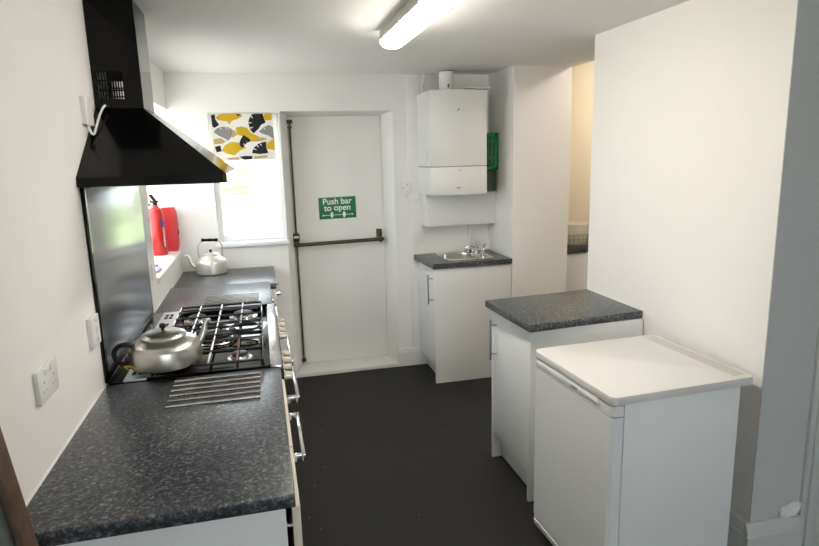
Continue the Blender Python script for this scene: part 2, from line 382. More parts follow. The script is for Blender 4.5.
bm_.b.faces.new(prev); bmesh.ops.recalc_face_normals(bm_.b, faces=bm_.b.faces)
for f in bm_.b.faces: f.normal_flip()
link('bowl', bm_, 'sink', t)
link('drain', MB().lathe([(0, .006), (.03, .006), (.034, 0), (0, 0)], (bcx, bcy, T-.157), 20), 'chrome', t)
tag(solid('sink_plug', MB().lathe([(0, 0), (.016, 0), (.021, .010), (.0, .010)], (2.18, 4.44, T+.006), 18).tube(smooth_path([(2.18, 4.44, T+.016), (2.165, 4.455, T+.022), (2.145, 4.46, T+.012), (2.13, 4.475, T+.010)]), .003, 6), 'blackplastic', 'black sink plug with a short chain behind the sink taps', 'plug', origin=(2.18, 4.44, T+.006)), None)
def tap(loc, ang, label, ln):
    t = thing('tap', loc, label, 'tap', 'sink taps'); x, y, z = loc
    b = MB().lathe([(0, 0), (.024, 0), (.024, .006), (.017, .012), (.015, .045), (.019, .055), (.014, .068), (0, .07)], loc, 20)
    dx, dy = cos(ang), sin(ang)
    b.tube(smooth_path([(x, y, z+.04), (x+dx*ln*.4, y+dy*ln*.4, z+.058), (x+dx*ln*.8, y+dy*ln*.8, z+.06), (x+dx*ln, y+dy*ln, z+.05), (x+dx*ln*1.02, y+dy*ln*1.02, z+.03)]), .009, 10)
    link('body', b, 'chrome', t)
    return t
t1 = tap((2.205, 4.235, T+.0055), pi*.93, 'near chrome tap with domed head and spout over the sink', .10)
link('tap_head', MB().lathe([(0, 0), (.008, 0), (.010, .02), (.022, .026), (.024, .036), (.016, .044), (0, .046)], (2.205, 4.235, T+.074), 20), 'chrome', t1)
t2 = tap((2.215, 4.41, T+.0055), pi*.97, 'far chrome tap with round disc handle tilted to the room', .10)
link('tap_head', MB().lathe([(0, 0), (.008, .0), (.008, .02), (.023, .024), (.025, .031), (.020, .036), (0, .036)], (2.215, 4.41, T+.082), 22, (-.25, -.85, .45)), 'chrome', t2)
t1.scale = (.85, .85, .8); t2.scale = (.85, .85, .8)

# fridge -----------------------------------------------------------------
fx, fy = 1.984, 1.984
t = thing('fridge', (fx, fy, 0), 'white under-counter fridge standing in front of the dark-topped cupboard', 'fridge')
A, B = .305, .2825
def rrect(x0, x1, y0, y1, r, n=6):
    o = []
    for cx, cy, a in ((x1-r, y1-r, 0), (x0+r, y1-r, pi/2), (x0+r, y0+r, pi), (x1-r, y0+r, 1.5*pi)):
        o += [(cx+r*cos(a+k*pi/2/n), cy+r*sin(a+k*pi/2/n)) for k in range(n+1)]
    return o
link('body', MB().box(fx-A+.055, fx+A-.06, fy-B+.008, fy+B-.008, .02, .816, .003), 'fridge', t)
tp = link('top', MB().prism(rrect(fx-A, fx+A, fy-B, fy+B, .030), .819, .85, bev=.002), 'fridgetop', t)
gr = MB()
for k in range(3): gr.box(fx+A-.075+k*.018, fx+A-.067+k*.018, fy-B+.03, fy+B-.03, .8498, .8510)
for k in range(44): gr.box(fx+A-.078, fx+A-.02, fy-B+.03+k*.0118, fy-B+.032+k*.0118, .8499, .8514)
link('vent_grille', gr, 'sticker', tp)
d = MB().prism([(fx-A+.05, fy-B+.006), (fx-A+.05, fy+B-.006), (fx-A+.014, fy+B-.006), (fx-A+.003, fy+B-.018), (fx-A+.003, fy-B+.018), (fx-A+.014, fy-B+.006)], .085, .772)
d = link('door', d, 'fridge', t)
hs = MB().prism([(fx-A+.05, fy-B+.006), (fx-A+.05, fy+B-.006), (fx-A+.014, fy+B-.006), (fx-A+.003, fy+B-.018), (fx-A+.003, fy-B+.018), (fx-A+.014, fy-B+.006)], .776, .815)
hs = link('handle_strip', hs, 'fridge', d)
link('grip', MB().prism(rrect(fy-B+.085, fy+B-.03, .789, .813, .010, 5), fx-A+.0005, fx-A+.008, axis='x', bev=.001), 'upvc', hs)
lg = MB()
for k, hh in enumerate((.009, .0085, .009, .0085)): lg.box(fx-A-.0002, fx-A+.0007, 1.955-k*.011, 1.964-k*.011, .795, .795+hh)
tag(link('badge', lg, 'greyplastic', hs), 'small dark maker badge')
lg = MB()
for k in range(5): lg.box(fx-A-.0002, fx-A+.0007, 1.845-k*.018, 1.857-k*.018, .797, .801)
link('control_marks', lg, 'sticker', hs)
link('kick_plate', MB().box(fx-A+.008, fx-A+.045, fy-B+.012, fy+B-.012, .028, .080, .003).box(fx-A+.004, fx-A+.008, fy-B+.015, fy+B-.015, .052, .058), 'fridge', t)
tag(link('tape_residue', MB().prism([(1.722, .735), (1.757, .738), (1.755, .772), (1.738, .768), (1.735, .76), (1.72, .757)], fx-A+.0092, fx-A+.0032, axis='x'), 'sticker', d), 'yellowed tape mark')
for sx in (-1, 1):
    for sy in (-1, 1): link('foot', MB().cyl((fx+sx*.22, fy+sy*.24, 0), (fx+sx*.22, fy+sy*.24, .022), .018), 'blackplastic', t)
t.rotation_euler = (0, 0, radians(2.3))

# plaster lump on the skirting near the door
fm = MB(); bmesh.ops.create_icosphere(fm.b, subdivisions=4, radius=1)
for v in fm.b.verts:
    q = v.co.copy(); k = 1+.12*sin(q.x*9+q.y*5)+.13*sin(q.y*11+q.z*8)+.1*random.random(); v.co = Vector((2.525+q.x*.045*k, YN-.010+q.y*.010*k, .262+q.z*.026*k+.012*q.x))
solid('filler_lump', fm, 'foam', 'crumbly white lump of filler on the skirting beside the door frame', 'filler', origin=(2.525, YN-.01, .237))

# ================================================================== BOILER CORNER
t = thing('boiler', (1.988, D, 1.39), 'white wall-mounted boiler in the corner above the sink', 'boiler')
bx0, bx1, by = 1.773, 2.203, 4.168
def bow(inset=0, bul=.045, n=12):
    o = [(bx1-inset, D-.002), (bx0+inset, D-.002)]
    for k in range(n+1):
        s = k/n; o.append((bx0+inset+(bx1-bx0-2*inset)*s, by+inset-bul*(1-(2*s-1)**2)))
    return o
link('casing', MB().prism(bow(), 1.594, 2.122, bev=.004), 'plastic', t)
link('core', MB().prism(bow(.006), 1.588, 1.596), 'greyplastic', t)
lp = link('lower_panel', MB().prism(bow(), 1.39, 1.5885, bev=.004), 'plastic', t)
link('latch', MB().box(1.955, 1.985, by-.050, by-.043, 1.436, 1.446, .002), 'satin', lp)
link('catch', MB().box(1.975, 1.983, by-.048, by-.040, 1.562, 1.572, .001), 'satin', lp)
sv = MB()
for k in range(6): sv.box(bx0-.0012, bx0+.001, 4.235+.0, 4.250, 1.628+k*.014, 1.638+k*.014)
link('side_vent', sv, 'sticker', t)
lg = MB(); yb_ = lambda x: by-.045*(1-(2*(x-bx0)/(bx1-bx0)-1)**2)
yy = yb_(1.975)
lg.prism([(1.962, 1.975), (1.972, 1.975), (1.986, 1.993), (1.976, 1.993)], yy-.0012, yy+.003, axis='y')
tag(link('badge', lg, 'greyplastic', t), 'dark slanted maker mark')
lg = MB()
for k in range(9): lg.box(1.988+k*.0065, 1.992+k*.0065, yb_(1.99+k*.0065)-.0008, yb_(1.99+k*.0065)+.002, 1.9755, 1.9795)
link('badge', lg, 'sticker', t)
fl = MB().lathe([(0, 0), (.058, 0), (.06, .008), (.053, .012), (.053, .142), (0, .142)], (1.952, 4.33, 2.1225), 28)
fl.mi = 1; fl.box(1.945, 1.953, 4.270, 4.279, 2.15, 2.175)
solid('flue_pipe', fl, ['plastic', 'bronze'], 'short white flue pipe between the boiler and the ceiling', 'pipe', origin=(1.952, 4.33, 2.1225))
lf = MB(); pts = [(-.09, -.02, 0), (.0, -.045, .006), (.10, -.03, .030), (.10, .05, .022), (.0, .055, .004), (-.09, .05, 0)]
lf.hull([(2.02, 4.10, 2.131), (2.20, 4.085, 2.126), (2.235, 4.26, 2.126), (2.05, 4.28, 2.1235)], [(2.02, 4.10, 2.134), (2.20, 4.085, 2.136), (2.235, 4.26, 2.134), (2.05, 4.28, 2.1265)])
solid('booklet', lf, 'white', 'thin white booklet lying on top of the boiler', 'booklet', origin=(2.11, 4.21, 2.1235))
t = thing('pipe_cover', (2.07, D, 1.14), 'white boxed pipe cover panel fixed under the boiler', 'pipe cover')
link('panel', MB().box(1.795, 2.353, 4.37, D-.001, 1.14, 1.3885, .003), 'plastic', t)
for x in (1.81, 2.335): link('screw', MB().lathe([(0, 0), (.004, 0), (.003, .0015), (0, .002)], (x, 4.3705, 1.27), 10, (0, -1, 0)), 'satin', t)
solid('conduit', MB().tube(smooth_path([(1.835, 4.505, HC), (1.832, 4.50, 2.23), (1.815, 4.49, 2.18), (1.815, 4.48, 2.125)]), .012, 10), 'plastic', 'short white conduit from the ceiling to the left rear of the boiler', 'pipe')
# green case on the column side
t = thing('first_aid_case', (2.354, 4.37, 1.39), 'green plastic case hung on the wall in the gap right of the boiler', 'case')
gx0, gx1, gy0, gy1 = 2.255, 2.342, 4.285, 4.46
gc = MB().box(gx0+.012, gx1, gy0+.012, gy1, 1.555, 1.825, .006)
link('shell', gc, 'caseg', t)
fr_ = MB()
for (za, zb) in ((1.555, 1.578), (1.632, 1.65), (1.758, 1.776), (1.808, 1.828)): fr_.box(gx0, gx1-.002, gy0, gy0+.016, za, zb, .003)
for (xa, xb) in ((gx0+.03, gx0+.046), (gx1-.028, gx1-.002)): fr_.box(xa, xb, gy0, gy0+.016, 1.56, 1.825, .003)
link('rib_frame', fr_, 'caseg', t)
link('recess_panel', MB().box(gx0+.02, gx1-.02, gy0+.0095, gy0+.0125, 1.58, 1.806), 'cased', t)
tag(link('tray', MB().box(gx0, gx1-.012, gy0+.01, gy1, 1.392, 1.552, .008), 'cased', t), 'dark green lower tray')
# wall socket by the door with a cable
def plate(name, loc, nrm, w, hgt, dep, label, dots=(), grp=None, slots=()):
    """wall plate; loc is the centre on the wall, nrm = 'x' faces +X, 'y' faces -Y"""
    t = thing(name, loc, label, 'socket', grp); x, y, z = loc
    if nrm == 'x':
        link('faceplate', MB().box(x+.0005, x+dep*.7, y-w/2+.004, y+w/2-.004, z-hgt/2+.004, z+hgt/2-.004).box(x+dep*.6, x+dep, y-w/2, y+w/2, z-hgt/2, z+hgt/2, .004), 'plastic', t)
        f = lambda a, b, c, d, e: MB().box(x+dep-.001, x+dep+e, y+a, y+b, z+c, z+d, min(.001, e/3))
    else:
        link('faceplate', MB().box(x-w/2+.004, x+w/2-.004, y-dep*.7, y-.0005, z-hgt/2+.004, z+hgt/2-.004).box(x-w/2, x+w/2, y-dep, y-dep*.6, z-hgt/2, z+hgt/2, .004), 'plastic', t)
        f = lambda a, b, c, d, e: MB().box(x+a, x+b, y-dep-e, y-dep+.001, z+c, z+d, min(.001, e/3))
    for (a, b, c, d, e, mt, nm) in dots: link(nm, f(a, b, c, d, e), mt, t)
    return t
pins = lambda o: [(o-.002, o+.002, .002, .010, .0006, 'greyplastic', 'pin_slot'), (o-.013, o-.007, -.018, -.015, .0006, 'greyplastic', 'pin_slot'), (o+.007, o+.013, -.018, -.015, .0006, 'greyplastic', 'pin_slot')]
plate('wall_socket', (1.678, D, 1.432), 'y', .088, .088, .022, 'single white switched outlet on the back wall between door and boiler',
      [(-.003, .003, .024, .03, .0006, 'dark', 'screw'), (-.003, .003, -.03, -.024, .0006, 'greyplastic', 'screw'), (-.03, -.026, -.006, .006, .0006, 'dark', 'screw'), (.026, .03, -.004, .004, .0006, 'greyplastic', 'screw')])
solid('cable', MB().tube(smooth_path([(1.668, D-.016, 1.389), (1.685, D-.03, 1.345), (1.72, D-.035, 1.325), (1.76, D-.04, 1.345), (1.785, D-.05, 1.388)]), .004, 8), 'cable', 'thin grey-white cable looping from the back wall outlet to the boiler', 'cable')

# ================================================================== FIRE EXIT FITTINGS
yd = 4.722
t = thing('panic_bar', (.833, yd, 1.04), 'brown panic bolt with push bar and vertical rods across the white door', 'panic bolt')
link('vertical_rod', MB().box(.826, .840, yd-.020, yd-.008, 1.08, 1.965, .003), 'bronze', t)
link('vertical_rod', MB().box(.826, .840, yd-.020, yd-.008, .075, 1.0, .003), 'bronze', t)
link('keeper', MB().box(.812, .854, yd-.03, yd, 1.935, 1.962, .003).box(.818, .848, yd-.025, yd, 1.90, 1.915, .002), 'bronze', t)
link('keeper', MB().box(.810, .856, yd-.03, yd, 2.0-.035, 1.975, .002), 'plastic', t)
link('keeper', MB().box(.816, .850, yd-.03, yd-.0005, .055, .085, .003), 'bronze', t)
lb = link('lock_case', MB().box(.806, .856, yd-.05, yd-.0005, 1.045, 1.105, .004).box(.812, .852, yd-.055, yd-.0005, 1.0, 1.045, .006), 'bronze', t)
link('label_plate', MB().box(.812, .85, yd-.0515, yd-.049, 1.072, 1.084), 'satin', lb)
link('push_bar', MB().tube([(.83, yd-.07, 1.018), (1.515, yd-.07, 1.030)], .0145, 12).cyl((.835, yd-.07, 1.018), (.835, yd-.04, 1.02), .014), 'bronze', t)
link('end_bracket', MB().box(1.468, 1.512, yd-.014, yd-.0005, 1.02, 1.105, .003).box(1.475, 1.505, yd-.08, yd-.01, 1.012, 1.048, .005).cyl((1.49, yd-.07, 1.0), (1.49, yd-.07, 1.02), .006), 'bronze', t)
# sign
s = MB(); s.box(1.019, 1.312, yd-.004, yd-.001, 1.203, 1.372, .001)
s.mi = 1
Mx = lambda x, z: Matrix.Translation((x, yd-.0045, z)) @ Matrix.Rotation(pi/2, 4, 'X')
text_mesh('Push bar', .066, Mx(1.165, 1.318), s, .0009)
text_mesh('to open', .066, Mx(1.165, 1.268), s, .0009)
yf = (yd-.005, yd-.0042)
s.box(1.05, 1.28, yf[0], yf[1], 1.2305, 1.2345)
for xx, sg in ((1.045, 1), (1.285, -1)): s.prism([(xx, 1.2415), (xx+sg*.018, 1.2325), (xx, 1.2235)], yf[0], yf[1], axis='y')
for xx in (1.118, 1.215):
    s.prism([(xx-.012, 1.232), (xx-.007, 1.252), (xx-.002, 1.256), (xx+.003, 1.258), (xx+.008, 1.252), (xx+.012, 1.245), (xx+.013, 1.228), (xx+.006, 1.212), (xx-.004, 1.210), (xx-.009, 1.222)], yf[0]-.0003, yf[1], axis='y')
sg_ = solid('exit_sign', s, ['green', 'white'], 'green rectangular push bar to open sign on the white door', 'sign', origin=(1.165, yd-.001, 1.287))
sg_.rotation_euler = (0, radians(-.8), 0)

# ================================================================== BLIND
t = thing('roman_blind', (.49, D+.03, 1.995), 'roman blind with mustard, black and grey ginkgo leaves at the back window', 'blind')
bl = MB(); L = lambda px, py: (.283+(px-45)/590*.428, 1.998-(py-50)/430*.325)
yv = D+.022
def strip(z0, z1, y0, y1, th=.004):
    bl.hull([(.283, y0, z0), (.711, y0, z0), (.711, y0+th, z0), (.283, y0+th, z0)], [(.283, y1, z1), (.711, y1, z1), (.711, y1+th, z1), (.283, y1+th, z1)])
strip(1.71, 1.998, yv, yv); strip(1.673, 1.703, yv-.010, yv-.010); bl.box(.283, .722, yv-.008, yv+.004, 1.700, 1.712, .003)
lv = {1: [[(100,85),(120,65),(150,52),(310,52),(330,75),(290,95),(240,110),(215,140),(190,115),(120,105)],
          [(280,180),(330,172),(380,185),(410,230),(470,255),(480,265),(450,300),(400,300),(370,268),(290,240)],
          [(545,75),(560,52),(620,52),(618,105),(560,110)],
          [(135,385),(160,340),(210,315),(250,312),(290,320),(330,340),(345,365),(290,385),(240,425),(180,410)],
          [(560,330),(600,300),(632,290),(634,385),(560,375)]],
      2: [[(50,65),(85,60),(85,100),(115,145),(75,170),(55,160)],
          [(400,130),(412,95),(440,60),(480,52),(530,55),(540,95),(552,132),(510,150),(490,180),(440,222),(412,190)],
          [(300,310),(315,280),(340,250),(380,275),(402,300),(360,320),(320,360),(302,340)],
          [(415,410),(425,380),(440,360),(470,335),(510,320),(545,315),(545,370),(560,412),(480,420)],
          [(62,350),(110,340),(118,390),(75,395)], [(285,52),(328,54),(300,74)]],
      3: [[(70,215),(90,190),(110,180),(140,172),(180,170),(220,185),(238,215),(215,260),(185,290),(170,275),(110,245)],
          [(495,215),(540,180),(590,160),(622,180),(628,285),(580,250),(530,235)]],
      4: [[(60,280),(120,272),(165,300),(130,320),(60,322)], [(240,198),(262,205),(280,240),(230,268)], [(470,275),(520,270),(560,285),(520,300),(450,305)]]}
off = 0
for mi, ps in lv.items():
    bl.mi = mi
    for P in ps:
        off += 1; gx = sum(p[0] for p in P)/len(P); gy = sum(p[1] for p in P)/len(P); bl.prism([L(min(632, max(48, gx+(p[0]-gx)*1.1)), min(436, max(50, gy+(p[1]-gy)*1.1))) for p in P], yv-.0012-off*.00003, yv-.0003, axis='y')
bl.mi = 2; bl.prism([L(*p) for p in [(285,445),(350,438),(412,444),(402,470),(330,474)]], yv-.0115, yv-.0095, axis='y')
bl.mi = 4; bl.prism([L(*p) for p in [(425,446),(550,440),(555,458),(430,470)]], yv-.0114, yv-.0095, axis='y'); bl.prism([L(*p) for p in [(160,455),(275,450),(280,470),(190,472)]], yv-.0114, yv-.0095, axis='y')
bl.mi = 0                                                   # white notches cut into the leaf edges
for P in ([(120,178),(132,178),(136,200)], [(176,165),(186,165),(181,205)], [(205,178),(214,182),(203,205)], [(396,125),(398,140),(432,135)], [(405,175),(412,190),(440,172)], [(420,80),(430,70),(445,95)],
          [(490,335),(500,325),(508,350)], [(425,380),(430,370),(460,385)], [(455,345),(465,335),(480,365)], [(335,345),(345,335),(335,318)], [(365,310),(375,318),(358,298)], [(535,190),(548,180),(555,200)]):
    bl.prism([L(*p) for p in P], yv-.0030, yv-.0010, axis='y')
link('fabric', bl, ['blind', 'by', 'bk', 'bgr', 'bt'], t, smooth=False)
link('head_rail', MB().box(.283, .722, yv+.006, yv+.03, 1.972, 2.003, .003), 'plastic', t)

# ================================================================== LEFT RUN
def rods(t, xs, ys, r=.0043):
    for y in ys: link('trivet_rod', MB().tube([(xs[0], y, T+.003), (xs[1], y, T+.003)], r, 10), 'rod', t)
WD = .606
wt1 = worktop('worktop', [(.001, 1.307), (WD, 1.307), (WD, 2.200), (.001, 2.200)], T, .04, 'long dark speckled worktop in the foreground, left of the cooker')
rods(wt1, (.238, .532), [1.922+k*.0455 for k in range(6)])
wt2 = worktop('worktop', [(.001, 3.218), (WD-.004, 3.218), (WD-.004, 3.862), (.001, 3.862)], T, .04, 'dark speckled worktop just beyond the cooker, with a row of steel rods')
rods(wt2, (.238, .532), [3.29+k*.034 for k in range(8)], .0034)
wt3 = worktop('worktop', [(.001, 3.866), (.642, 3.866), (.642, D-.002), (.001, D-.002)], .893, .038, 'dark speckled worktop in the far corner under the back window, below the bail-handled kettle')
link('sealant_strip', MB().tube([(.003, 1.31, T+.001), (.003, 2.195, T+.001)], .0035, 6), 'upvc', wt1); link('sealant_strip', MB().tube([(.003, 3.222, T+.001), (.003, 3.858, T+.001)], .003, 6), 'upvc', wt2)
# drawer unit under the near worktop
t = thing('drawer_unit', (.3, 1.75, 0), 'white drawer unit under the foreground worktop with chrome handles', 'cabinet')
link('end_panel', MB().box(.004, .583, 1.325, 1.343, 0, T-.0405, .0015), 'cab', t)
link('end_panel', MB().box(.004, .583, 2.178, 2.196, 0, T-.0405, .0015), 'cab', t)
link('carcass', MB().box(.004, .58, 1.3435, 2.1775, .15, .168).box(.004, .02, 1.3435, 2.1775, .17, .868).box(.004, .58, 1.3435, 2.1775, .845, .868).box(.004, .58, 1.63, 1.648, .17, .844), 'cab', t)
link('kickboard', MB().box(.52, .535, 1.3435, 2.1775, .002, .148), 'cab', t)
def dhandle(xf, xt, y0, y1, z, w=.020, th=.010):
    return MB().box(xt-th, xt, y0, y1, z-w/2, z+w/2, .001).box(xf, xt-th-.0002, y0, y0+th*1.6, z-w/2, z+w/2, .001).box(xf, xt-th-.0002, y1-th*1.6, y1, z-w/2, z+w/2, .001)
for (y0, y1) in ((1.327, 1.636), (1.642, 2.194)):
    zs = ((.715, .862), (.155, .708)) if y0 > 1.5 else ((.155, .862),)
    for z0_, z1_ in zs:
        d = link('drawer' if z0_ > .7 else 'door', MB().box(.597, .617, y0, y1, z0_, z1_, .002), ['edge'], t)
        if z0_ > .7: link('handle', dhandle(.615, .654, 1.68, 1.995, .80), 'chrome', d)
link('drawer_runner', MB().box(.583, .597, 1.345, 1.352, .60, .606), 'cab', t); link('drawer_runner', MB().box(.583, .597, 1.345, 1.352, .80, .806), 'cab', t)
# units beyond the cooker
def plain_unit(loc, y0, y1, fx, zt, label, door_mat):
    t = thing('cabinet', loc, label, 'cabinet')
    link('end_panel', MB().box(.004, fx-.024, y0, y0+.018, 0, zt, .001), 'cab', t); link('end_panel', MB().box(.004, fx-.024, y1-.018, y1, 0, zt, .001), 'cab', t)
    link('carcass', MB().box(.004, fx-.024, y0+.019, y1-.019, .15, .168).box(.004, .02, y0+.019, y1-.019, .17, zt-.002).box(.02, fx-.024, y0+.019, y1-.019, zt-.022, zt-.002), 'cab', t)
    link('kickboard', MB().box(fx-.08, fx-.066, y0+.019, y1-.019, .002, .148), 'cab', t)
    d = link('door', MB().box(fx-.022, fx-.003, y0+.002, y1-.002, .155, zt-.004, .002), door_mat, t)
    link('handle', dhandle(fx-.005, fx+.028, y0+.12, y1-.12, zt-.06), 'chrome', d)
plain_unit((.3, 3.54, 0), 3.222, 3.86, .60, T-.0405, 'white cupboard just beyond the cooker, under the rod-inlaid worktop', 'cab')
plain_unit((.3, 4.19, 0), 3.868, 4.46, .638, .893-.0385, 'white cupboard in the far corner beside the fire exit door', 'cab')

# range cooker ------------------------------------------------------------
cy0, cy1 = 2.205, 3.212
t = thing('range_cooker', (.3, 2.7, 0), 'wide black range cooker with gas hob between the left worktops', 'cooker')
link('body', MB().box(.01, .585, cy0+.003, cy1-.003, .06, .893, .002), 'black', t)
link('plinth', MB().box(.03, .53, cy0+.02, cy1-.02, 0, .06), 'blackmatt', t)
hob = link('hob', MB().box(.062, .568, cy0+.004, cy1-.004, .893, .908, .002), 'hob', t)
link('hob_rim', MB().box(.135, .575, cy0+.004, cy0+.018, .908, .918, .003), 'black', t)
link('hob_rim', MB().box(.135, .575, cy1-.03, cy1-.006, .908, .922, .004), 'black', t)
rv = link('rear_vent', MB().box(.056, .134, cy0+.004, cy1-.004, .9085, .916, .002), 'ventsteel', t)
link('rear_ledge', MB().box(.008, .055, cy0+.004, cy1-.004, .893, .914, .002), 'black', t)
for yc_ in (2.30, 2.49, 2.70, 2.92, 3.10):
    sl = MB()
    for a in (0, 1):
        for b in (0, 1): sl.box(.075+a*.022, .090+a*.022, yc_+b*.05-.04, yc_+b*.05, .9155, .9166)
    link('vent_slot', sl, 'dark', rv)
link('front_trim', MB().box(.569, .613, cy0+.002, cy1-.002, .885, .917, .005), 'steel', t)
link('control_panel', MB().box(.585, .618, cy0+.004, cy1-.004, .79, .884, .003), 'black', t)
for y in (2.285, 2.375, 2.465, 2.555, 2.84, 2.93, 3.02, 3.11):
    k = MB().lathe([(0, 0), (.021, 0), (.021, .006), (.017, .008), (.016, .03), (.012, .034), (0, .034)], (.618, y, .842), 20, (1, 0, 0)).box(.650, .654, y-.003, y+.003, .826, .858, .001)
    link('knob', k, 'cream2', t)
for (a, b) in ((cy0+.006, 2.64), (2.646, cy1-.006)):
    d = link('oven_door', MB().box(.587, .613, a, b, .30, .785, .004), 'black', t)
    link('handle', dhandle(.612, .672, a+.03, b-.03, .755, .026, .014), 'steel', d)
    link('window_panel', MB().box(.612, .6145, a+.07, b-.07, .40, .67, .001), 'hob', d)
link('storage_drawer', MB().box(.587, .611, cy0+.006, cy1-.006, .075, .295, .003), 'black', t)
burn = [(.235, 2.39, .04), (.455, 2.36, .032), (.345, 2.66, .062), (.235, 3.02, .04), (.455, 3.02, .045)]
for (x, y, r) in burn:
    b = link('burner', MB().lathe([(0, 0), (r*1.55, 0), (r*1.5, .004), (r*1.1, .006), (r*1.05, .014), (r*.9, .016), (0, .016)], (x, y, .908), 28), 'steel', t)
    cp = MB().lathe([(0, 0), (r, 0), (r, .005), (r*.85, .008), (0, .008)], (x, y, .9245), 28)
    if r > .05: cp.lathe([(r*1.25, -.012), (r*1.5, -.012), (r*1.5, -.004), (r*1.25, -.004), (r*1.25, -.012)], (x, y, .9245), 32)
    link('burner_cap', cp, 'blackmatt', b)
def support(y0, y1, x0, x1, cs, rad):
    g = MB(); z = .940; rr_ = .0055
    g.tube([(x0, y0, z), (x1, y0, z), (x1, y1, z), (x0, y1, z)], rr_, 8, True)
    for cx in (x0+.095, (x0+x1)/2, x1-.095): g.tube([(cx, y0, z), (cx, y1, z)], rr_, 8)
    for cy in cs:
        g.tube([(x0, cy, z+.003), (x1, cy, z+.003)], rr_, 8)
    for (cx, cy, r) in rad:
        g.tube([(cx+r*cos(k*pi/12), cy+r*sin(k*pi/12), z) for k in range(24)], .005, 8, True)
    for xx in (x0, x1):
        for yy in (y0, y1): g.cyl((xx, yy, .9085), (xx, yy, z), .005, 8)
    link('pan_support', g, 'ironsheen', t)
X['ironsheen'] = mat('black_enamelled_iron', (.02, .02, .02, 1), .18, spec=.8, coat=.6)
support(2.225, 2.515, .15, .545, (2.37,), [])
support(2.525, 2.80, .15, .545, (2.60, 2.72), [(.345, 2.66, .085)])
support(2.81, 3.165, .15, .545, (2.93, 3.05), [])
solid('wok_ring', MB().tube([(.47+.062*cos(k*pi/16), 2.655+.062*sin(k*pi/16), .9525) for k in range(32)], .0055, 8, True), 'blackmatt', 'loose black wire ring lying on the pan supports near the cooker front', 'ring', origin=(.47, 2.655, .947))

# splashback --------------------------------------------------------------
t = thing('splashback', (0, 2.7, .914), 'brushed steel splashback with dark edge on the wall behind the cooker', 'splashback')
link('panel', MB().box(.004, .0075, 2.222, 3.19, .917, 1.60, .0005), 'brushed', t)
link('edge_trim', MB().box(.0005, .012, 2.198, 2.2225, .917, 1.60, .002), 'black', t)
link('edge_trim', MB().box(.0005, .009, 3.19, 3.20, .917, 1.60, .001), 'satin', t)
# hood --------------------------------------------------------------------
hy0, hy1, hx = 2.17, 3.17, .470; qy0, qy1, qx = 2.54, 2.79, .170; zr0, zr1, zc = 1.6025, 1.633, 1.881
t = thing('cooker_hood', (0, 2.67, zr0), 'black pyramid chimney hood on the left wall above the cooker', 'hood')
cn = MB(); cn.prism([(.001, hy0), (hx-.012, hy0), (hx, hy0+.02), (hx, hy1-.02), (hx-.012, hy1), (.001, hy1)], zr0, zr1)
cn.hull([(.001, hy0, zr1), (hx, hy0+.004, zr1), (hx, hy1-.004, zr1), (.001, hy1, zr1)], [(.001, qy0, zc), (qx, qy0, zc), (qx, qy1, zc), (.001, qy1, zc)])
link('canopy', cn, 'black', t, smooth=False)
link('filter', MB().box(.03, hx-.03, hy0+.05, hy1-.05, zr0-.003, zr0-.0005), 'satin', t)
ch = MB(); gx0_, gx1_, gz0, gz1 = .017, .108, 1.912, 2.016
for (ya_, yb_2) in ((qy0, qy0+.003), (qy1-.003, qy1)):
    ch.box(.001, gx0_, ya_, yb_2, zc, HC).box(gx1_, qx, ya_, yb_2, zc, HC).box(gx0_, gx1_, ya_, yb_2, zc, gz0).box(gx0_, gx1_, ya_, yb_2, gz1, HC)
ch.box(qx-.003, qx, qy0+.003, qy1-.003, zc, HC)
link('chimney', ch, 'black', t, smooth=False)
for (ya_, yb_2) in ((qy0+.0002, qy0+.0024), (qy1-.0024, qy1-.0002)):
    gl = MB()
    for k in range(11): xx = gx0_+k*(gx1_-gx0_)/10; gl.box(xx-.0022, xx+.0022, ya_, yb_2, gz0, gz1)
    for k in range(4): zz = gz0+k*(gz1-gz0)/3; gl.box(gx0_, gx1_, ya_, yb_2, zz-.003, zz+.003)
    link('chimney_grille', gl, 'black', t, smooth=False)
link('chimney_sleeve', MB().box(qx, qx+.0012, qy0, qy1, 1.881, 2.18), 'black', t)
link('control_button', MB().lathe([(0, 0), (.005, 0), (.004, .003), (0, .003)], (hx, 2.9, 1.618), 12, (1, 0, 0)), 'satin', t)
link('cable_gland', MB().box(.03, .055, qy0-.012, qy0-.001, zc+.002, zc+.018, .003), 'blackplastic', t)
# wall plates on the left wall
dbl = []
for o in (-.035, .035): dbl += pins(o)
dbl += [(-.026, -.014, .022, .036, .004, 'plastic', 'switch'), (.014, .026, .022, .036, .004, 'plastic', 'switch')]
plate('wall_socket', (0, 1.654, 1.131), 'x', .142, .090, .013, 'double white socket on the left wall above the foreground worktop', dbl)
plate('wall_switch', (0, 2.117, 1.133), 'x', .088, .102, .018, 'white cooker switch plate beside the splashback edge', [(.0, .006, .03, .036, .0006, 'red', 'neon_lamp'), (-.008, .012, -.008, .014, .004, 'plastic', 'switch'), (-.006, .010, -.035, -.025, .0006, 'sticker', 'fuse_slot')])
plate('wall_switch', (0, 2.378, 1.860), 'x', .084, .102, .020, 'white fused spur on the left wall beside the hood chimney', [(-.01, .02, -.01, .015, .003, 'plastic', 'switch'), (.03, .036, -.004, .004, .0006, 'greyplastic', 'screw')])
plate('wall_socket', (0, 3.315, 1.115), 'x', .085, .085, .014, 'small white socket on the wall between splashback and window recess', pins(0)+[(-.006, .006, .024, .036, .004, 'plastic', 'switch')])
solid('cable', MB().tube(smooth_path([(.012, 2.365, 1.812), (.018, 2.358, 1.788), (.024, 2.372, 1.780), (.028, 2.40, 1.806), (.032, 2.45, 1.848), (.036, 2.50, 1.880), (.040, 2.521, 1.890)]), .0042, 8), 'cable', 'short white cable from the fused spur to the hood chimney', 'cable')

